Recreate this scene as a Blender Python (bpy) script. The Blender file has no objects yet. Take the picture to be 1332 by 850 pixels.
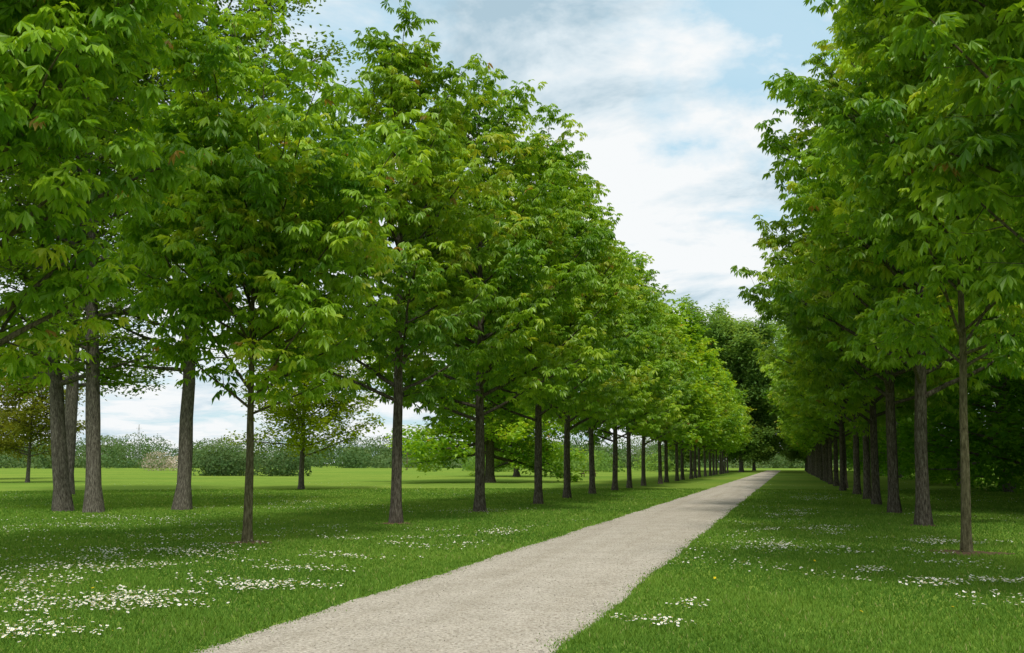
import bpy, math, numpy as np
from mathutils import Vector
import time
T0=time.time()
scene=bpy.context.scene
R0=np.random.default_rng(7)

# ------------------------------------------------------------------ helpers
def link(ob):
    scene.collection.objects.link(ob); return ob

def build_mesh(name, V, F, mats, midx=None, smooth=None, tone=None):
    V=np.asarray(V,dtype=np.float32); F=np.asarray(F,dtype=np.int32)
    me=bpy.data.meshes.new(name)
    me.vertices.add(len(V)); me.vertices.foreach_set('co',V.ravel())
    me.loops.add(F.size); me.loops.foreach_set('vertex_index',F.ravel())
    me.polygons.add(len(F))
    me.polygons.foreach_set('loop_start',np.arange(0,F.size,F.shape[1],dtype=np.int32))
    if midx is not None: me.polygons.foreach_set('material_index',np.asarray(midx,dtype=np.int32))
    if smooth is not None: me.polygons.foreach_set('use_smooth',np.asarray(smooth,dtype=bool))
    for m in mats: me.materials.append(m)
    if tone is not None:
        a=me.attributes.new('tone','FLOAT','POINT'); a.data.foreach_set('value',np.asarray(tone,dtype=np.float32))
    me.update(calc_edges=True)
    return me

def norm(a): return a/np.maximum(np.linalg.norm(a,axis=-1,keepdims=True),1e-9)

# ------------------------------------------------------------------ materials
def new_mat(name):
    m=bpy.data.materials.new(name); m.use_nodes=True
    nt=m.node_tree; nt.nodes.clear()
    out=nt.nodes.new('ShaderNodeOutputMaterial')
    return m,nt,out

def ramp(nt,stops,inp):
    r=nt.nodes.new('ShaderNodeValToRGB'); e=r.color_ramp.elements
    while len(e)<len(stops): e.new(0.5)
    for el,(p,c) in zip(e,stops):
        el.position=p; el.color=(*c,1) if len(c)==3 else c
    nt.links.new(inp,r.inputs[0]); return r.outputs[0]

def leaf_mat(name, stops, transl=0.45, gloss=0.0, vary=0.12):
    m,nt,out=new_mat(name); N=nt.nodes; L=nt.links
    at=N.new('ShaderNodeAttribute'); at.attribute_name='tone'
    col=ramp(nt,stops,at.outputs['Fac'])
    if vary>0:
        oi=N.new('ShaderNodeObjectInfo')
        mr=N.new('ShaderNodeMapRange'); mr.inputs[3].default_value=1-vary; mr.inputs[4].default_value=1+vary
        L.new(oi.outputs['Random'],mr.inputs[0])
        hs=N.new('ShaderNodeHueSaturation'); L.new(col,hs.inputs['Color']); L.new(mr.outputs[0],hs.inputs['Value']); col=hs.outputs[0]
    p=N.new('ShaderNodeBsdfDiffuse'); L.new(col,p.inputs[0])
    t=N.new('ShaderNodeBsdfTranslucent')
    g=N.new('ShaderNodeMix'); g.data_type='RGBA'; g.blend_type='MULTIPLY'; g.inputs[0].default_value=1
    L.new(col,g.inputs[6]); g.inputs[7].default_value=(1.8,1.55,0.6,1)
    L.new(g.outputs[2],t.inputs[0])
    mx=N.new('ShaderNodeMixShader'); mx.inputs[0].default_value=transl
    L.new(p.outputs[0],mx.inputs[1]); L.new(t.outputs[0],mx.inputs[2])
    res=mx.outputs[0]
    if gloss>0:
        gl=N.new('ShaderNodeBsdfGlossy'); gl.inputs['Roughness'].default_value=.45; gl.inputs[0].default_value=(.8,.9,.7,1)
        m2=N.new('ShaderNodeMixShader'); m2.inputs[0].default_value=gloss
        L.new(res,m2.inputs[1]); L.new(gl.outputs[0],m2.inputs[2]); res=m2.outputs[0]
    L.new(res,out.inputs[0])
    return m

def bark_mat(name,c1,c2,c3):
    m,nt,out=new_mat(name); N=nt.nodes; L=nt.links
    tc=N.new('ShaderNodeTexCoord'); mp=N.new('ShaderNodeMapping'); mp.inputs['Scale'].default_value=(9,9,2.2)
    L.new(tc.outputs['Object'],mp.inputs[0])
    n=N.new('ShaderNodeTexNoise'); n.inputs['Scale'].default_value=3; n.inputs['Detail'].default_value=6; n.inputs['Roughness'].default_value=.72
    L.new(mp.outputs[0],n.inputs[0])
    c=ramp(nt,[(0.34,c1),(0.5,c2),(0.66,c3)],n.outputs[0])
    p=N.new('ShaderNodeBsdfDiffuse'); L.new(c,p.inputs[0])
    b=N.new('ShaderNodeBump'); b.inputs['Strength'].default_value=1.; b.inputs['Distance'].default_value=.05
    L.new(n.outputs[0],b.inputs['Height']); L.new(b.outputs[0],p.inputs['Normal']); L.new(p.outputs[0],out.inputs[0])
    return m

def plain(name,c,rough=.8):
    m,nt,out=new_mat(name); p=nt.nodes.new('ShaderNodeBsdfDiffuse')
    n=nt.nodes.new('ShaderNodeTexNoise'); n.inputs['Scale'].default_value=9; n.inputs['Detail'].default_value=3
    tc=nt.nodes.new('ShaderNodeTexCoord'); nt.links.new(tc.outputs['Object'],n.inputs[0])
    col=ramp(nt,[(0.3,tuple(x*.75 for x in c)),(0.7,tuple(min(1,x*1.2) for x in c))],n.outputs[0])
    nt.links.new(col,p.inputs[0])
    nt.links.new(p.outputs[0],out.inputs[0]); return m

M_chest=leaf_mat('chestnut_leaf',[(0,(0.090,0.230,0.012)),(0.45,(0.185,0.350,0.018)),(0.80,(0.310,0.480,0.028)),(0.93,(0.41,0.54,0.04)),(0.97,(0.34,0.24,0.05)),(1,(0.34,0.21,0.05))],gloss=.04)
M_old=leaf_mat('old_tree_leaf',[(0,(0.080,0.185,0.018)),(0.5,(0.145,0.265,0.026)),(1,(0.22,0.35,0.04))])
M_yel=leaf_mat('maple_leaf',[(0,(0.15,0.24,0.012)),(0.5,(0.25,0.35,0.016)),(1,(0.35,0.43,0.025))])
M_red=leaf_mat('bronze_leaf',[(0,(0.10,0.13,0.02)),(0.5,(0.16,0.19,0.025)),(1,(0.22,0.25,0.035))])
M_wood=leaf_mat('woodland_leaf',[(0,(0.055,0.165,0.014)),(0.5,(0.100,0.250,0.018)),(1,(0.17,0.33,0.025))])
M_far=leaf_mat('far_foliage',[(0,(0.060,0.12,0.042)),(0.5,(0.095,0.165,0.06)),(1,(0.16,0.22,0.095))],transl=.25)  # bluish distance haze is mixed into this leaf colour, no volume
M_bigfar=leaf_mat('far_big_tree_leaf',[(0,(0.12,0.23,0.06)),(0.5,(0.17,0.30,0.075)),(1,(0.25,0.38,0.10))],transl=.45)  # leaf colour lightened to paint in haze on the far trees
M_blos=leaf_mat('blossom',[(0,(0.16,0.22,0.10)),(0.45,(0.42,0.36,0.32)),(1,(0.62,0.54,0.50))],transl=.2)
M_bark=bark_mat('chestnut_bark',(0.032,0.027,0.021),(0.102,0.088,0.068),(0.21,0.19,0.155))
M_bark_y=bark_mat('young_bark',(0.055,0.05,0.027),(0.13,0.118,0.066),(0.22,0.20,0.12))
M_bark_o=bark_mat('old_bark',(0.04,0.036,0.03),(0.125,0.113,0.092),(0.25,0.23,0.195))

# ------------------------------------------------------------------ tree builder
class Acc:
    def __init__(s): s.V=[];s.F=[];s.n=0
    def add(s,V,F): s.V.append(V);s.F.append(F+s.n);s.n+=len(V)

_tubeF={}
def tube(acc,P,rad,k):
    m=len(P); P=np.asarray(P,float)
    Tn=np.gradient(P,axis=0); Tn=norm(Tn)
    ref=np.array([0,0,1.]) if abs(Tn[0,2])<.8 else np.array([1.,0,0])
    A=norm(np.cross(Tn,ref)); B=np.cross(Tn,A)
    an=np.arange(k)/k*2*math.pi
    rad=np.asarray(rad,float)
    if rad.ndim==1: rad=rad[:,None]*np.ones((1,k))
    V=P[:,None,:]+rad[:,:,None]*(np.cos(an)[None,:,None]*A[:,None,:]+np.sin(an)[None,:,None]*B[:,None,:])
    key=(m,k)
    if key not in _tubeF:
        F=[]
        for i in range(m-1):
            for j in range(k):
                a=i*k+j;b=i*k+(j+1)%k;c=a+k;d=b+k
                F.append((a,b,d));F.append((a,d,c))
        _tubeF[key]=np.array(F,dtype=np.int32)
    acc.add(V.reshape(-1,3),_tubeF[key])

def palm_leaves(rng,C,D,Nn,L):
    # palmate compound leaf: obovate leaflets hanging umbrella-like from the petiole tip
    S=norm(np.cross(Nn,D)); n=len(C)
    out=[]; um=rng.uniform(.35,1.35,n)[:,None]; Ls=(L*rng.uniform(.72,1.15,n))[:,None]
    for a,l in ((-125,.58),(-78,.82),(-36,.96),(4,1.0),(44,.96),(86,.80)):
        aa=np.radians(a+rng.normal(0,6,n))[:,None]
        d=np.cos(aa)*D+np.sin(aa)*S
        d=norm(d-Nn*um*rng.uniform(.75,1.25,n)[:,None])
        sd=norm(np.cross(Nn,d)); nn=norm(np.cross(d,sd))
        ll=Ls*l*rng.uniform(.9,1.08,n)[:,None]
        mid=C+d*ll*.66
        w=ll*.175
        tip=C+d*ll*.98+np.array([0,0,-1.])*ll*.15
        out.append(np.stack([C,mid+sd*w+nn*w*.3,tip,mid-sd*w+nn*w*.3],1))
    return np.stack(out,1).reshape(-1,3), 6

def simple_leaves(rng,C,D,Nn,L):
    S=norm(np.cross(Nn,D)); n=len(C); ll=(L*rng.uniform(.7,1.25,n))[:,None]
    mid=C+D*ll*.45
    w=ll*.38
    V=np.stack([C,mid+S*w+Nn*w*.3,C+D*ll-Nn*ll*.15,mid-S*w+Nn*w*.3],1)
    return V.reshape(-1,3),1

def cluster_leaves(rng,CL,tone,k,L,kind,spread,pet):
    CL=np.asarray(CL); n=len(CL)*k
    C=np.repeat(CL,k,0)+rng.normal(0,spread,(n,3))*np.array([1,1,.7])
    az=rng.uniform(0,2*math.pi,n); el=rng.uniform(-.75,.45,n) if kind!='palm' else rng.uniform(-.45,.6,n)
    if kind=='palm':   # leaves of one tuft radiate evenly round the shoot
        az=np.repeat(rng.uniform(0,6.283,len(CL)),k)+np.tile(np.arange(k)/k*6.283,len(CL))+rng.normal(0,.25,n)
    D=np.stack([np.cos(az)*np.cos(el),np.sin(az)*np.cos(el),np.sin(el)],1)
    C=C+D*pet*rng.uniform(.6,1.3,n)[:,None]
    up=np.array([0,0,1.])+rng.normal(0,.25,(n,3))
    Nn=norm(up-(up*D).sum(1,keepdims=True)*D)
    V,per=(palm_leaves if kind=='palm' else simple_leaves)(rng,C,D,Nn,L)
    q=np.arange(n*per)[:,None]*4
    F=np.concatenate([q+np.array([[0,1,2]]),q+np.array([[0,2,3]])],1).reshape(-1,3)
    tn=np.repeat(tone,k)+rng.normal(0,.14,n)
    tn=np.clip(tn,0,.94)
    rust=rng.random(n)<.004
    tn[rust]=.99
    return V,F,np.repeat(tn,per*4)

def tree_mesh(name,seed,H,cb,R,tr,nprim,prof,leaf,bark,kind='palm',L=.19,k=6,spread=.10,pet=.13,
              el=(22,60),sec=.42,wander=.03,jit=.12,gap=0.0,l2max=1.9,flare=.35,topt=0.0,limb=1.0):
    rng=np.random.default_rng(seed); acc=Acc()
    nz=18; z=np.linspace(0,1,nz)**1.15*(H*.97)
    wx=np.cumsum(rng.normal(0,wander,nz))*np.linspace(0,1,nz); wy=np.cumsum(rng.normal(0,wander,nz))*np.linspace(0,1,nz)
    P=np.stack([wx,wy,z],1)
    kk=14
    r=tr*np.clip(1-z/(H*1.0),0.03,1)**.85+tr*flare*np.exp(-z/.16)+.004
    rad=r[:,None]*(1+.06*rng.normal(0,1,(1,kk))+.03*rng.normal(0,1,(nz,kk)))
    rad[0]*=1.1; P[0,2]=-.15
    tube(acc,P,rad,kk)
    def tp(zz): return np.array([np.interp(zz,z,wx),np.interp(zz,z,wy),zz])
    CL=[];TN=[]
    for i in range(nprim):
        t=(i+rng.uniform(.1,.9))/nprim
        z0=cb+(H-cb)*t*.96
        if t<.14: z0-=limb*.55
        e=math.radians(el[0]+(el[1]-el[0])*t+rng.normal(0,7)+(6 if t<.14 else 0)*limb); a=i*2.39996+rng.normal(0,.35)
        rr=prof(t)*R*rng.uniform(.68,1.18)
        if gap and rng.random()<gap: rr*=.55
        ln=rr/max(.35,math.cos(e)); s=np.linspace(0,1,7)
        side=np.array([-math.sin(a),math.cos(a),0]); hd=np.array([math.cos(a),math.sin(a),0])
        wig=np.cumsum(rng.normal(0,.05,7))*s*ln*.5; wz=np.cumsum(rng.normal(0,.04,7))*s*ln*.5
        BP=tp(z0)+(hd[None]*(math.cos(e)*ln*s)[:,None])+side[None]*wig[:,None]+np.array([0,0,1])[None]*((math.sin(e)*(s+.10*s*s-.05*s))*ln+wz)[:,None]
        r0=max(.012,np.interp(z0,z,r)*rng.uniform(.35,.55))
        r0=min(r0,.015+.022*ln)
        tube(acc,BP,r0*(1-s)**.8+.006,6)
        pt=rng.uniform(.20,.72)+topt*t
        ns=max(2,int(ln*.9/sec)); s0=.12 if t>=.14 else .22
        for j in range(ns):
            ss=s0+(1-s0)*(j+rng.uniform(0,.8))/ns
            q=np.array([np.interp(ss,s,BP[:,c]) for c in range(3)])
            sg=1 if (j%2) else -1
            aa=a+sg*rng.uniform(.5,1.25); ee=rng.normal(.28,.32)
            l2=min(l2max,max(.32,ln*.45*(1.05-ss*.72)*rng.uniform(.6,1.2)))
            d=np.array([math.cos(aa)*math.cos(ee),math.sin(aa)*math.cos(ee),math.sin(ee)])
            s2=np.array([0,.5,1.]); SP=q+d*(l2*s2)[:,None]; SP[1]+=rng.normal(0,.04*l2,3); SP[2,2]+=.08*l2
            tube(acc,SP,np.array([max(.006,r0*.35*(1-ss)+.007),.006,.003]),3)
            nc=max(1,int(round(l2/.27)))
            ct=pt+rng.normal(0,.12)
            for c in range(nc):
                f=(c+1)/nc
                CL.append(q+d*l2*f+rng.normal(0,jit,3)); TN.append(ct)
        CL.append(BP[-1]); TN.append(pt); CL.append(BP[-2]+rng.normal(0,.08,3)); TN.append(pt)
    CL.append(tp(H*.97)); TN.append(.6)
    V2,F2,t2=cluster_leaves(rng,CL,np.array(TN),k,L,kind,spread,pet)
    nb=acc.n; V1=np.concatenate(acc.V); F1=np.concatenate(acc.F)
    V=np.concatenate([V1,V2]);F=np.concatenate([F1,F2+nb])
    mi=np.concatenate([np.zeros(len(F1)),np.ones(len(F2))]); sm=mi==0
    tone=np.concatenate([np.zeros(nb),t2])
    return build_mesh(name,V,F,[bark,leaf],mi,sm,tone)

def spire(t): return float(np.interp(t,[0,.1,.28,.5,.72,.88,1],[.86,1.0,.97,.76,.52,.35,.12]))
def oval(t): return math.sqrt(max(0.02,1-((t-.38)/.66)**2)) if t>.38 else .72+.28*(t/.38)
def dome(t): return (max(.02,1-t**2.2))**.5*(.9+.1*min(1,t/.2))
def column(t): return (.95 if t<.65 else .95*math.sqrt(max(.03,1-((t-.65)/.38)**2)))

CH=[(14.3,3.8,3.5,.155,56),(13.7,3.5,3.8,.16,54),(14.4,3.6,3.6,.15,56),(13.5,3.4,3.9,.16,54)]
chest=[tree_mesh('chestnut_%d'%i,100+i*13,H,cb,R,tr,n,spire,M_chest,M_bark,k=6,L=.262,sec=.39,spread=.07,pet=.17,jit=.12,topt=.12)
   for i,(H,cb,R,tr,n) in enumerate(CH)]
chest_far=[tree_mesh('chestnut_far_%d'%i,100+i*13,H,cb,R,tr,n,spire,M_chest,M_bark,kind='simple',k=7,L=.40,sec=.48,spread=.16,pet=.10,jit=.15,topt=.12)
   for i,(H,cb,R,tr,n) in enumerate(CH)]
young=[tree_mesh('young_chestnut_%d'%i,300+i*7,H,cb,R,tr,n,pf,M_chest,M_bark_y,k=6,L=.255,sec=.37,spread=.07,pet=.17,el=(28,62),wander=.018,jit=.12,topt=.1)
   for i,(H,cb,R,tr,n,pf) in enumerate([(7.6,3.1,2.9,.095,38,oval),(10.5,3.8,2.6,.085,46,oval),(11.5,3.1,3.0,.15,54,oval),(10.5,3.6,2.4,.10,44,oval)])]
old=[tree_mesh('old_tree_%d'%i,500+i*7,H,cb,R,tr,n,oval,M_old,M_bark_o,kind='simple',L=.175,k=15,spread=.22,pet=.06,el=(8,66),sec=.50,wander=.07,jit=.22,gap=.2,limb=0)
   for i,(H,cb,R,tr,n) in enumerate([(22,4.2,4.7,.27,68),(24,4.8,4.3,.25,68)])]
woodt=[tree_mesh('wood_tree_%d'%i,700+i*7,H,cb,R,.3,n,column,M_wood,M_bark_o,kind='simple',L=.36,k=8,spread=.3,pet=.06,el=(5,60),sec=.65,jit=.3,limb=0)
   for i,(H,cb,R,n) in enumerate([(21,1.0,4.4,66),(18,.8,4.6,60)])]
maple=tree_mesh('field_maple',901,8.6,1.9,5.0,.17,36,dome,M_yel,M_bark_o,kind='simple',L=.22,k=14,spread=.24,pet=.06,el=(14,60),sec=.45,jit=.2,limb=0)
spreadt=tree_mesh('spreading_tree',921,16,2.2,8.5,.42,50,dome,M_chest,M_bark,kind='simple',L=.36,k=11,spread=.3,pet=.06,el=(-2,60),sec=.6,jit=.3,l2max=2.6,limb=0)
bronze=tree_mesh('bronze_tree',941,9.5,2.0,4.3,.17,34,dome,M_red,M_bark_o,kind='simple',L=.28,k=11,spread=.25,pet=.06,el=(14,60),sec=.5,jit=.2,limb=0)
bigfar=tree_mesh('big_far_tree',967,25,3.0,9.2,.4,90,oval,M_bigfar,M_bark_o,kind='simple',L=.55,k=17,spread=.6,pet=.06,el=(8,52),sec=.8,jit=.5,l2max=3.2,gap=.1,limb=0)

def put(mesh,name,x,y,s=1,rz=None,lean=(0,0),sz=None):
    ob=bpy.data.objects.new(name,mesh); link(ob); ob.rotation_mode='ZYX'
    ob.location=(x,y,0); ob.rotation_euler=(lean[0],lean[1],R0.uniform(0,6.28) if rz is None else rz)
    ob.scale=(s,s,sz or s); return ob

# left row
put(young[2],'horse_chestnut_tree',-11.1,11.3,1,2.0)
put(young[0],'horse_chestnut_tree',-10.7,18.5,1,0.6)
ly=[25.5,32.2,39.0,45.8,52.6]; lx=[-10.3,-10.0,-9.7,-10.0,-10.1]
y=59.4
while y<178: ly.append(y+R0.normal(0,.25)); lx.append(-10.1+R0.normal(0,.15)); y+=6.8
for i,(x,y) in enumerate(zip(lx,ly)):
    put((chest if y<75 else chest_far)[[0,3,2,1][i%4]],'horse_chestnut_tree',x,y,R0.uniform(.95,1.05),lean=(R0.normal(0,.010),R0.normal(0,.010)))
# right row
put(young[3],'horse_chestnut_tree',3.7,12.6,.95,1.0)
put(young[1],'horse_chestnut_tree',3.0,19.8,1,0.3,lean=(0,.045))
ry=[28.3,35.2,41.7]; rx=[3.3,3.25,3.2]; y=48.5
while y<200: ry.append(y+R0.normal(0,.25)); rx.append(3.2+R0.normal(0,.15)); y+=6.8
for i,(x,y) in enumerate(zip(rx,ry)):
    put((chest if y<75 else chest_far)[[1,2,3,0][i%4]],'horse_chestnut_tree',x,y,R0.uniform(1.02,1.12),lean=(R0.normal(0,.010),.012+R0.normal(0,.010)))
# left row continues behind the camera
put(chest[0],'horse_chestnut_tree',-11.5,3.5); put(chest[1],'horse_chestnut_tree',-11,-3.6)

# old trees on the left
put(old[0],'linden_tree',-23.8,29.0,1,0.5,lean=(0,-.15))
put(old[1],'linden_tree',-22.1,28.4,.95,2.5,lean=(0,-.08))
put(old[1],'linden_tree',-20.5,31.0,1,4.2,lean=(0,.03))
put(old[0],'linden_tree',-36.0,44,1.3,1.7)
put(maple,'maple_tree',-29.2,56.7,1,0.3)
put(spreadt,'spreading_oak_tree',-24.4,81.3,1,0.9)
put(spreadt,'spreading_oak_tree',-32,118,.9,2.9)
put(bronze,'copper_tree',-62,71,1,0)
put(bronze,'copper_tree',-78,84,1.15,2)
for x,y,s in ((-8.6,190,1.0),(-13,204,.95),(9,214,1.0),(-20,222,.85),(16,206,.9),(-7.5,226,.8),(3.5,232,.7)):
    put(bigfar,'plane_tree',x,y,s)
W=[(11.8,31),(14,38),(12.2,46),(12.6,54),(12,62),(12.8,70),(12.4,79),(13,88),(12.4,98),(12.8,108),(12.4,119),(13,131),(12.4,144),(12.8,158),(12.4,172),(13,187),
   (18,34),(18.5,48),(18,63)]
for i,(x,y) in enumerate(W):
    put(woodt[i%2],'woodland_tree',x+R0.normal(0,.5),y,R0.uniform(.85,1.1))

# ------------------------------------------------------------------ foliage masses
def mass(name,ells,dens,size,mat,seed,ygrad=0):
    rng=np.random.default_rng(seed); Cs=[];tn=[];Ns=[]
    for (x,y,z,rx,ry_,rz) in ells:
        n=int(dens*(rx*rz+ry_*rz+rx*ry_)*4)
        d=norm(rng.normal(0,1,(n,3))); rad=1-abs(rng.normal(0,.16,n))[:,None]
        bump=1+.13*np.sin(d[:,:1]*5+x)*np.cos(d[:,1:2]*6+y)+.12*np.sin(d[:,2:]*8+x+y)
        c=np.array([x,y,z])+d*rad*bump*np.array([rx,ry_,rz])
        keep=c[:,2]>0.02; Cs.append(c[keep]); Ns.append(d[keep]); tn.append(np.full(keep.sum(),rng.uniform(.10,.85))+rng.normal(0,.12,keep.sum()))
    C=np.concatenate(Cs);Nn=np.concatenate(Ns);tn=np.clip(np.concatenate(tn),0,1); n=len(C)
    D=norm(np.cross(Nn+rng.normal(0,.5,(n,3)),rng.normal(0,1,(n,3))))
    N2=norm(Nn+rng.normal(0,.6,(n,3))); N2=norm(N2-(N2*D).sum(1,keepdims=True)*D)
    V,_=simple_leaves(rng,C,D,N2,size)
    q=np.arange(n)[:,None]*4
    F=np.concatenate([q+np.array([[0,1,2]]),q+np.array([[0,2,3]])],1).reshape(-1,3)
    me=build_mesh(name,V,F,[mat],tone=np.repeat(tn,4))
    return link(bpy.data.objects.new(name,me))

rng=np.random.default_rng(11); E=[]
for i in range(60):
    yy=rng.uniform(26,190); E.append((rng.uniform(10.8,15)+ (1 if yy<45 else 0),yy,rng.uniform(.8,2.2),rng.uniform(1.2,2.4),rng.uniform(1.4,2.6),rng.uniform(1.2,2.6)))
mass('woodland_understory',E,12,.26,M_wood,21)
E=[]
for i in range(300):
    a=math.radians(rng.uniform(-62,4)); d=rng.uniform(340,430)
    h=rng.uniform(1.8,4.4)*(1+.45*math.sin(a*23)); w=rng.uniform(3,7)
    if rng.random()<.10: h+=3.5; w=4
    E.append((math.sin(a)*d,math.cos(a)*d,h*.6,w,w,h))
for i in range(150):
    a=math.radians(rng.uniform(-62,4)); d=rng.uniform(560,680); h=rng.uniform(6,12); w=rng.uniform(8,18)
    E.append((math.sin(a)*d,math.cos(a)*d,h*.6,w,w,h))
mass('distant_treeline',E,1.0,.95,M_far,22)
E=[]
for i in range(16):
    E.append((-66+rng.uniform(-8,6),118+rng.uniform(-4,4),1.1,rng.uniform(1.6,2.6),2.2,rng.uniform(1.2,2.6)))
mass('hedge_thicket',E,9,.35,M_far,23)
mass('blossoming_shrub',[(-136,195,1.8,3.4,3,2.6),(-131,196,1.5,2.6,3,1.9)],9,.35,M_blos,24)
E=[]
for i in range(26):
    E.append((rng.uniform(-75,-22),rng.uniform(185,230),1.2,rng.uniform(2,4),3,rng.uniform(1.5,3.6)))
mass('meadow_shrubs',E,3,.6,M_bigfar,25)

# ------------------------------------------------------------------ ground
def coordnoise(nt,scale,detail=6,rough=.6,dist=0):
    tc=nt.nodes.new('ShaderNodeTexCoord'); n=nt.nodes.new('ShaderNodeTexNoise')
    n.inputs['Scale'].default_value=scale; n.inputs['Detail'].default_value=detail; n.inputs['Roughness'].default_value=rough
    n.inputs['Distortion'].default_value=dist
    nt.links.new(tc.outputs['Object'],n.inputs[0]); return n.outputs[0]
def mixc(nt,f,a,b,mode='MIX'):
    g=nt.nodes.new('ShaderNodeMix'); g.data_type='RGBA'; g.blend_type=mode
    for s,i in ((f,0),(a,6),(b,7)):
        if isinstance(s,(int,float)): g.inputs[i].default_value=s
        elif isinstance(s,tuple): g.inputs[i].default_value=(*s,1)
        else: nt.links.new(s,g.inputs[i])
    return g.outputs[2]

m,nt,out=new_mat('meadow_grass')
fine=coordnoise(nt,14,5,.8); med=coordnoise(nt,.9,4,.65); big=coordnoise(nt,.06,3,.6)
c=ramp(nt,[(0.3,(0.080,0.165,0.028)),(0.5,(0.155,0.252,0.042)),(0.72,(0.240,0.335,0.060))],fine)
c2=ramp(nt,[(0.3,(0.80,0.84,0.78)),(0.7,(1.16,1.11,1.1))],med)
c3=ramp(nt,[(0.35,(0.85,0.92,0.85)),(0.65,(1.28,1.1,1.1))],big)
cc=mixc(nt,1.0,mixc(nt,1.0,c,c2,'MULTIPLY'),c3,'MULTIPLY')
p=nt.nodes.new('ShaderNodeBsdfDiffuse')
nt.links.new(cc,p.inputs[0]); nt.links.new(p.outputs[0],out.inputs[0])
M_ground=m
me=build_mesh('meadow_ground',[(-4000,-1500,0),(4000,-1500,0),(4000,6000,0),(-4000,6000,0)],[(0,1,2,3)],[M_ground])
link(bpy.data.objects.new('meadow_ground',me))

def edge(y,ph): return .035*np.sin(y*.9+ph)+.02*np.sin(y*3.1+ph*2)+.012*np.sin(y*9.7+ph*3)+.008*np.sin(y*23+ph)
XL,XR=-4.98,-1.97
ys=np.concatenate([np.arange(-12,60,.06),np.arange(60,240,.5)])
cols=[0,.06,.3,.5,.7,.94,1]
V=[]
for f in cols:
    x=XL+edge(ys,1.)+f*((XR+edge(ys,4.))-(XL+edge(ys,1.)))
    zz=.004+.03*(1-(2*f-1)**2)
    V.append(np.stack([x,ys,np.full_like(ys,zz)],1))
V=np.concatenate(V); n=len(ys)
F=[]
for cidx in range(len(cols)-1):
    a=np.arange(n-1)+cidx*n
    F.append(np.stack([a,a+n,a+n+1,a+1],1))
F=np.concatenate(F)
m,nt,out=new_mat('gravel')
sp=coordnoise(nt,30,9,.9); pat=coordnoise(nt,1.3,8,.7,.2)
tc=nt.nodes.new('ShaderNodeTexCoord'); vo=nt.nodes.new('ShaderNodeTexVoronoi'); vo.inputs['Scale'].default_value=48
nt.links.new(tc.outputs['Object'],vo.inputs['Vector'])
mp=nt.nodes.new('ShaderNodeMapping'); mp.inputs['Scale'].default_value=(2.2,.10,1); nt.links.new(tc.outputs['Object'],mp.inputs[0])
tn=nt.nodes.new('ShaderNodeTexNoise'); tn.inputs['Scale'].default_value=1; tn.inputs['Detail'].default_value=4; nt.links.new(mp.outputs[0],tn.inputs[0])
c=ramp(nt,[(0.36,(0.23,0.195,0.155)),(0.46,(0.41,0.37,0.315)),(0.54,(0.51,0.47,0.41)),(0.66,(0.71,0.67,0.60))],sp)
vs=nt.nodes.new('ShaderNodeSeparateColor'); nt.links.new(vo.outputs['Color'],vs.inputs[0])
c=mixc(nt,1.0,c,ramp(nt,[(0.0,(0.70,0.68,0.65)),(0.35,(0.96,.96,.96)),(1,(1.14,1.14,1.13))],vs.outputs[0]),'MULTIPLY')
c=mixc(nt,1.0,c,ramp(nt,[(0.3,(0.86,0.85,0.83)),(0.65,(1.06,1.05,1.05))],pat),'MULTIPLY')
c=mixc(nt,1.0,c,ramp(nt,[(0.35,(0.93,0.92,0.90)),(0.6,(1.03,1.03,1.03))],tn.outputs[0]),'MULTIPLY')
p=nt.nodes.new('ShaderNodeBsdfDiffuse')
nt.links.new(c,p.inputs[0])
b=nt.nodes.new('ShaderNodeBump'); b.inputs['Strength'].default_value=.7; b.inputs['Distance'].default_value=.012
nt.links.new(vo.outputs['Distance'],b.inputs['Height']); nt.links.new(b.outputs[0],p.inputs['Normal']); nt.links.new(p.outputs[0],out.inputs[0])
me=build_mesh('gravel_path',V,F,[m],smooth=np.ones(len(F),bool))
link(bpy.data.objects.new('gravel_path',me))

# soil rings round trunks
M_soil=plain('soil',(0.15,0.10,0.065),.95)
def soil(x,y,r,seed):
    rg=np.random.default_rng(seed); k=28; a=np.arange(k)/k*6.283
    rr=r*(1+.22*np.sin(a*3+seed)+.12*rg.normal(0,1,k))
    V=[(x,y,.03)]+[(x+rr[i]*math.cos(a[i]),y+rr[i]*math.sin(a[i]),.004) for i in range(k)]
    F=[(0,1+i,1+(i+1)%k) for i in range(k)]
    return V,F
SV=[];SF=[]; soils=[(3.0,19.8,.65),(-10.7,18.5,.5),(-10.3,25.5,.5),(3.3,28.3,.4),(-10,32.2,.4),(3.25,35.2,.4),(-9.7,39,.4)]
for i,(x,y,r) in enumerate(soils):
    v,f=soil(x,y,r,i+1); o=len(SV); SV+=v; SF+=[tuple(q+o for q in ff) for ff in f]
link(bpy.data.objects.new('soil_patches',build_mesh('soil_patches',SV,SF,[M_soil])))

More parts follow.
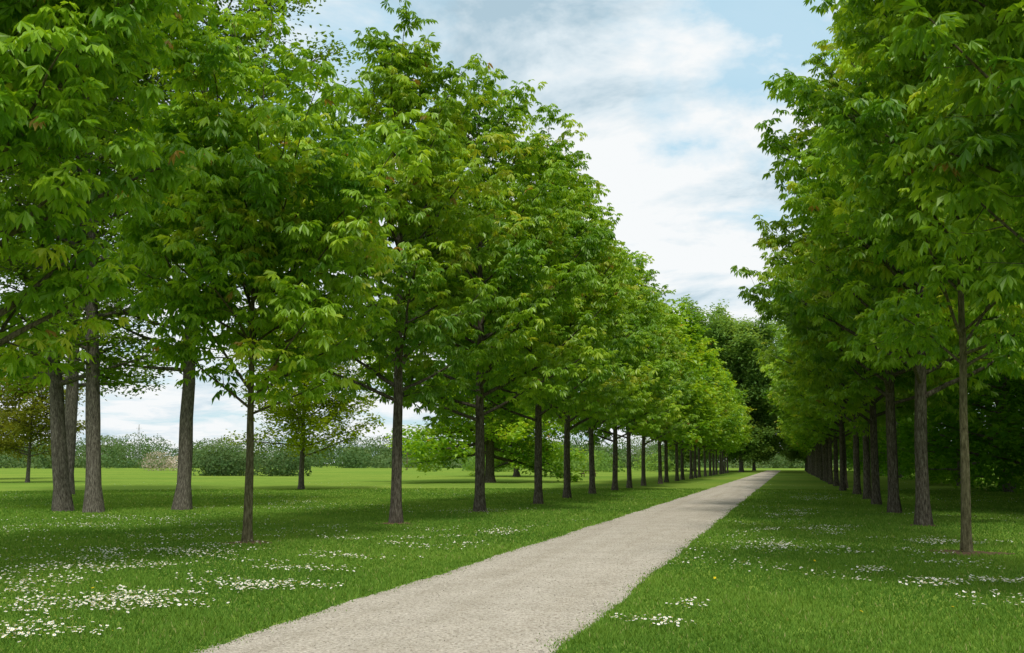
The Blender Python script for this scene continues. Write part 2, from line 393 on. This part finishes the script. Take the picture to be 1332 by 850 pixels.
# ------------------------------------------------------------------ grass blades
M_blade=leaf_mat('grass_blade',[(0,(0.068,0.165,0.025)),(0.5,(0.132,0.250,0.038)),(0.9,(0.210,0.340,0.056)),(1,(0.36,0.37,0.15))],transl=.3,vary=0)
rg=np.random.default_rng(5); NB=600000
u=rg.random(NB); r=5.2*(65/5.2)**(u**1.0)
ang=np.radians(rg.uniform(-50,24,NB))
bx=np.sin(ang)*r; by=np.cos(ang)*r
kp=~((bx>XL+edge(by,1.)+rg.exponential(.06,NB)-.01)&(bx<XR+edge(by,4.)-rg.exponential(.06,NB)+.01))
for (sx,sy,sr) in soils: kp&=((bx-sx)**2+(by-sy)**2>(sr*np.sqrt(rg.uniform(.02,1.5,NB)))**2)
bx=bx[kp];by=by[kp];r=r[kp];n=len(bx)
def vnoise(x,y,f,ph):
    return (np.sin(x*f+ph+1.3*np.sin(y*f*.7+ph))+np.sin(y*f*1.13+ph*2+1.7*np.sin(x*f*.83))+np.sin((x+y)*f*.61+ph*3))/3
tuft=vnoise(bx,by,2.3,1)+.6*vnoise(bx,by,7.,2)
h=(.030+.014*tuft+rg.uniform(0,.022,n))*(1+r*.006)
onp=(bx>XL-.03)&(bx<XR+.03); h=np.where(onp,h*.6,h); h=np.clip(h,.012,.12)
w=.0030+.0005*r
az=rg.uniform(0,6.283,n); sx=np.cos(az)*w; sy=np.sin(az)*w
lean=rg.uniform(.1,.9,n)*h; la=rg.uniform(0,6.283,n)
z0=np.zeros(n)
V=np.stack([np.stack([bx-sx,by-sy,z0],1),np.stack([bx+sx,by+sy,z0],1),np.stack([bx+np.cos(la)*lean,by+np.sin(la)*lean,h],1)],1).reshape(-1,3)
F=np.arange(n*3).reshape(-1,3)
tone=np.clip(.45+.20*vnoise(bx,by,.8,5)+.14*tuft+rg.normal(0,.15,n),0,.92); tone[rg.random(n)<.02]=1
link(bpy.data.objects.new('lawn_grass',build_mesh('lawn_grass',V,F,[M_blade],tone=np.repeat(tone,3))))

# ------------------------------------------------------------------ daisies
M_pet=plain('daisy_petal',(0.82,0.82,0.80),.7); M_cen=plain('daisy_centre',(0.65,0.45,0.03),.7); M_stem=plain('stem',(0.06,0.16,0.02))
patches=[]
def px2g(uu,vv,h=1.6):
    dx=uu-666;dy=vv-425; Ff=1283+.1362*dy; U=.9907*dy-176.4; t=h/U
    return (dx*.9639-Ff*.2662)*t,(Ff*.9639+dx*.2662)*t
for (uu,vv,rx,ry_,nn) in [(350,768,.55,.6,260),(160,790,1.0,.7,460),(45,830,.5,.4,140),(105,745,1.3,1.2,300),(40,760,1.,1.,180),(240,720,1.6,1.8,300),(140,725,2,1.5,300),
    (30,690,3,2,300),(420,730,1.,.9,130),(650,694,.8,1.8,180),(560,712,1.,1.,120),(1220,708,.9,.8,230),(1005,715,.9,1.,190),(990,712,.5,.7,80),(1190,763,.5,.35,140),(1300,760,.4,.35,110),
    (850,815,.3,.25,70),(1130,745,.4,.6,80),(1080,690,1.,2.,190),(1030,670,1,3.,200),(380,745,1.2,.8,120),(300,700,2,2,220),(500,705,1.5,1.5,120),(75,800,.6,.5,110),(640,665,2,4,160),(1100,720,1.2,1.,110),(880,790,.35,.3,25),(10,775,.6,.5,80),(200,680,4,3,360),(380,660,5,5,200),(1060,650,1.2,5,200),(1250,740,1.2,.8,90),(1000,690,1,2,90),(220,775,1.0,.6,110)]:
    x,y=px2g(uu,vv); patches.append((x,y,rx,ry_,nn))
pts=[]
for (x,y,rx,ry_,nn) in patches:
    for s in range(max(2,nn//14)):
        cx=x+rg.normal(0,rx*.5);cy=y+rg.normal(0,ry_*.5); q=18
        pts.append(np.stack([cx+rg.normal(0,.10+.07*rx,q),cy+rg.normal(0,.08+.07*ry_,q)],1))
a=np.radians(rg.uniform(-50,24,26000)); rr=6.5*(90/6.5)**rg.random(26000); X=np.sin(a)*rr;Y=np.cos(a)*rr
k=(vnoise(X,Y,.55,9)+.7*vnoise(X,Y,1.9,3)>.52)
pts.append(np.stack([X[k],Y[k]],1))
pts=np.concatenate(pts)
k=~((pts[:,0]>XL-.15)&(pts[:,0]<XR+.15)); pts=pts[k]; n=len(pts)
def flowers(name,pts,rad,hh,mats,rg):
    V=[];F=[];MI=[];o=0;K=6
    for (x,y) in pts:
        d=math.hypot(x,y); h=rg.uniform(*hh); r=rad*rg.uniform(.7,1.15)
        tx,ty=rg.normal(0,.25,2)
        def P(ax,ay,z): return (x+ax,y+ay,h+z+ax*tx+ay*ty)
        V.append(P(0,0,0))
        for i in range(K*2):
            an=i/(K*2)*6.283; q=r*(1. if i%2 else .72); V.append(P(q*math.cos(an),q*math.sin(an),.002))
        for i in range(K*2): F.append((o,o+1+i,o+1+(i+1)%(K*2))); MI.append(0)
        c=o+1+K*2
        V.append(P(0,0,.008))
        for i in range(6):
            an=i/6*6.283; V.append(P(r*.30*math.cos(an),r*.30*math.sin(an),.004))
        for i in range(6): F.append((c,c+1+i,c+1+(i+1)%6)); MI.append(1)
        s=c+7
        V+= [(x-.0015,y,0),(x+.0015,y,0),(x,y,h)]; F.append((s,s+1,s+2)); MI.append(2)
        o=s+3
    link(bpy.data.objects.new(name,build_mesh(name,V,F,mats,MI)))
flowers('daisy_flowers',pts,.0175,(.05,.09),[M_pet,M_cen,M_stem],rg)
dp=[px2g(*q) for q in [(1121,803),(120,775),(270,765),(545,730),(930,760),(1060,735),(535,728),(75,720),(1240,800)]]
flowers('dandelion_flowers',dp,.022,(.06,.10),[plain('dandelion',(0.75,0.55,0.02)),M_cen,M_stem],rg)

# loose stones on and beside the path
A=Acc(); oc=np.array([(1,0,0),(-1,0,0),(0,1,0),(0,-1,0),(0,0,1),(0,0,-1)],float); of=np.array([(0,2,4),(2,1,4),(1,3,4),(3,0,4),(2,0,5),(1,2,5),(3,1,5),(0,3,5)])
for i in range(5000):
    yy=6.5*(28/6.5)**rg.random(); f=rg.random(); f=f if rg.random()<.5 else (abs(rg.normal(0,.05)) if rg.random()<.5 else 1-abs(rg.normal(0,.05)))
    x=XL+f*(XR-XL); s=rg.uniform(.004,.011); z=.004+.03*(1-(2*f-1)**2)
    A.add(oc*s*rg.uniform(.6,1.3,(1,3))*np.array([1,1,.6])+rg.normal(0,s*.15,(6,3))+np.array([x,yy,z+s*.3]),of)
link(bpy.data.objects.new('loose_pebbles',build_mesh('loose_pebbles',np.concatenate(A.V),np.concatenate(A.F),[plain('pebble',(0.42,0.385,0.33))])))

# ------------------------------------------------------------------ small objects
def box(acc,c,s,rz=0):
    x,y,z=s; v=np.array([(i*x/2,j*y/2,k*z/2) for i in(-1,1) for j in(-1,1) for k in(-1,1)])
    ca,sa=math.cos(rz),math.sin(rz); v=np.stack([v[:,0]*ca-v[:,1]*sa,v[:,0]*sa+v[:,1]*ca,v[:,2]],1)+np.array(c)
    f=np.array([(0,1,3),(0,3,2),(4,6,7),(4,7,5),(0,4,5),(0,5,1),(2,3,7),(2,7,6),(0,2,6),(0,6,4),(1,5,7),(1,7,3)])
    acc.add(v,f)
M_wd=plain('weathered_wood',(0.12,0.09,0.06))
A=Acc()
for i in range(5): box(A,(0,-.32+i*.16,.74),(1.9,.145,.04))
for sy in(-1,1):
    for q in(0,1): box(A,(0,sy*(.62+q*.15),.44),(1.9,.14,.04))
for sx in(-.7,.7):
    box(A,(sx,0,.69),(.08,.78,.06)); box(A,(sx,0,.38),(.08,1.5,.08))
    for sy in(-1,1): tube(A,[(sx+.07,sy*.25,.70),(sx+.07,sy*.62,0)],[.055,.055],4)
me=build_mesh('picnic_table',np.concatenate(A.V),np.concatenate(A.F),[M_wd])
ob=link(bpy.data.objects.new('picnic_table',me)); ob.location=(-23.2,118,0); ob.rotation_euler[2]=.5
A=Acc(); tube(A,[(0,0,-.2),(0,0,4),(0,0,8)],[.16,.14,.11],8); box(A,(0,0,7.4),(1.8,.12,.12))
for q in(-.8,-.3,.3,.8): tube(A,[(q,0,7.46),(q,0,7.62)],[.04,.05],6)
ob=link(bpy.data.objects.new('utility_pole',build_mesh('utility_pole',np.concatenate(A.V),np.concatenate(A.F),[M_wd]))); ob.location=(-91.7,234,0)
A=Acc()
for i in(-1,1):
    for j in(-1,1): tube(A,[(i*1.5,j*1.5,0),(i*.8,j*.8,11),(i*.12,j*.12,22)],[.07,.06,.05],4)
for q in range(9):
    z1=q*2.3; s1=1.5-1.38*z1/22; z2=z1+2.3; s2=1.5-1.38*z2/22
    for (a,b_) in (((-1,-1),(1,-1)),((1,-1),(1,1)),((1,1),(-1,1)),((-1,1),(-1,-1))):
        tube(A,[(a[0]*s1,a[1]*s1,z1),(b_[0]*s2,b_[1]*s2,z2)],[.03,.03],3)
for z1 in(14,17,20): box(A,(0,0,z1),(5-.2*(z1-14),.1,.1))
ob=link(bpy.data.objects.new('transmission_tower',build_mesh('transmission_tower',np.concatenate(A.V),np.concatenate(A.F),[plain('galvanised_steel',(0.35,0.36,0.37))]))); ob.location=(-330,456,0)

# ------------------------------------------------------------------ world
w=bpy.data.worlds.new("World"); scene.world=w; w.use_nodes=True; nt=w.node_tree; nt.nodes.clear(); N=nt.nodes; L=nt.links
try: w.cycles.sampling_method='NONE'
except Exception as ex: print(ex)
SUN=Vector((.30,-.72,1.2)).normalized()
out=N.new('ShaderNodeOutputWorld'); bg=N.new('ShaderNodeBackground'); bg.inputs[1].default_value=.14
sky=N.new('ShaderNodeTexSky'); sky.sky_type='NISHITA'; sky.sun_disc=False
sky.sun_elevation=math.asin(SUN.z); sky.sun_rotation=math.atan2(SUN.x,SUN.y); sky.air_density=1.2; sky.dust_density=1.5
tc=N.new('ShaderNodeTexCoord'); sx=N.new('ShaderNodeSeparateXYZ'); L.new(tc.outputs['Generated'],sx.inputs[0])
def math_(op,a,b=None):
    n=N.new('ShaderNodeMath'); n.operation=op
    for i,s in enumerate((a,b)):
        if s is None: continue
        if isinstance(s,(int,float)): n.inputs[i].default_value=s
        else: L.new(s,n.inputs[i])
    return n.outputs[0]
zz=math_('ADD',math_('MAXIMUM',sx.outputs[2],0.0),.16)
cx=math_('DIVIDE',sx.outputs[0],zz); cy=math_('DIVIDE',sx.outputs[1],zz)
cb=N.new('ShaderNodeCombineXYZ'); L.new(cx,cb.inputs[0]); L.new(cy,cb.inputs[1])
def nz(scale,detail,rough,off,dist=.0):
    mp=N.new('ShaderNodeMapping'); mp.inputs['Location'].default_value=off; L.new(cb.outputs[0],mp.inputs[0])
    n=N.new('ShaderNodeTexNoise'); n.inputs['Scale'].default_value=scale; n.inputs['Detail'].default_value=detail; n.inputs['Roughness'].default_value=rough; n.inputs['Distortion'].default_value=dist
    L.new(mp.outputs[0],n.inputs[0]); return n.outputs[0]
def near(d,lo,hi):
    v=Vector(d).normalized(); dt=N.new('ShaderNodeVectorMath'); dt.operation='DOT_PRODUCT'
    L.new(tc.outputs['Generated'],dt.inputs[0]); dt.inputs[1].default_value=v
    mr=N.new('ShaderNodeMapRange'); mr.interpolation_type='SMOOTHSTEP'; mr.inputs[1].default_value=lo; mr.inputs[2].default_value=hi; L.new(dt.outputs['Value'],mr.inputs[0]); return mr.outputs[0]
cov=nz(2.1,6,.60,(3.1,1.7,0),.3)
for d,lo,hi,am in (((-.06,.954,.29),.994,.9996,.08),((.037,.91,.41),.991,.9992,.10),((-.413,.82,.393),.985,.999,.10),((-.18,.92,.33),.9965,.9999,-.08),((-.13,.97,.20),.990,.9995,-.10)):
    cov=math_('SUBTRACT',cov,math_('MULTIPLY',near(d,lo,hi),am))
covr=ramp(nt,[(0.34,(.10,.10,.10)),(0.41,(.60,.60,.60)),(0.49,(.98,.98,.98))],cov)
shade=nz(2.6,6,.62,(9,4,0),.25)
dark=near((-.27,.86,.46),.980,.999)
shade=math_('SUBTRACT',shade,math_('MULTIPLY',dark,.17))
cc=ramp(nt,[(0.27,(3.1,4.2,4.9)),(0.40,(5.3,6.0,6.4)),(0.52,(6.75,6.9,6.95))],shade)
skyc=mixc(nt,.75,sky.outputs[0],(3.9,5.9,6.9))
final=mixc(nt,covr,skyc,cc)
L.new(final,bg.inputs[0]); L.new(bg.outputs[0],out.inputs[0])

sun=bpy.data.lights.new('sun','SUN'); sun.energy=2.9; sun.angle=math.radians(10); sun.color=(1,.95,.84)
so=link(bpy.data.objects.new('sun',sun)); so.rotation_euler=SUN.to_track_quat('Z','Y').to_euler(); so.location=(0,-20,60)

# ------------------------------------------------------------------ camera
cam=bpy.data.cameras.new('camera'); cam.sensor_width=36; cam.lens=35.0; cam.clip_start=.1; cam.clip_end=10000
co=link(bpy.data.objects.new('camera',cam)); co.location=(0,0,1.6); co.rotation_euler=(math.radians(97.83),0,math.radians(15.44))
scene.camera=co
scene.view_settings.view_transform='Standard'; scene.view_settings.look='None'; scene.view_settings.exposure=0
print('build',time.time()-T0)
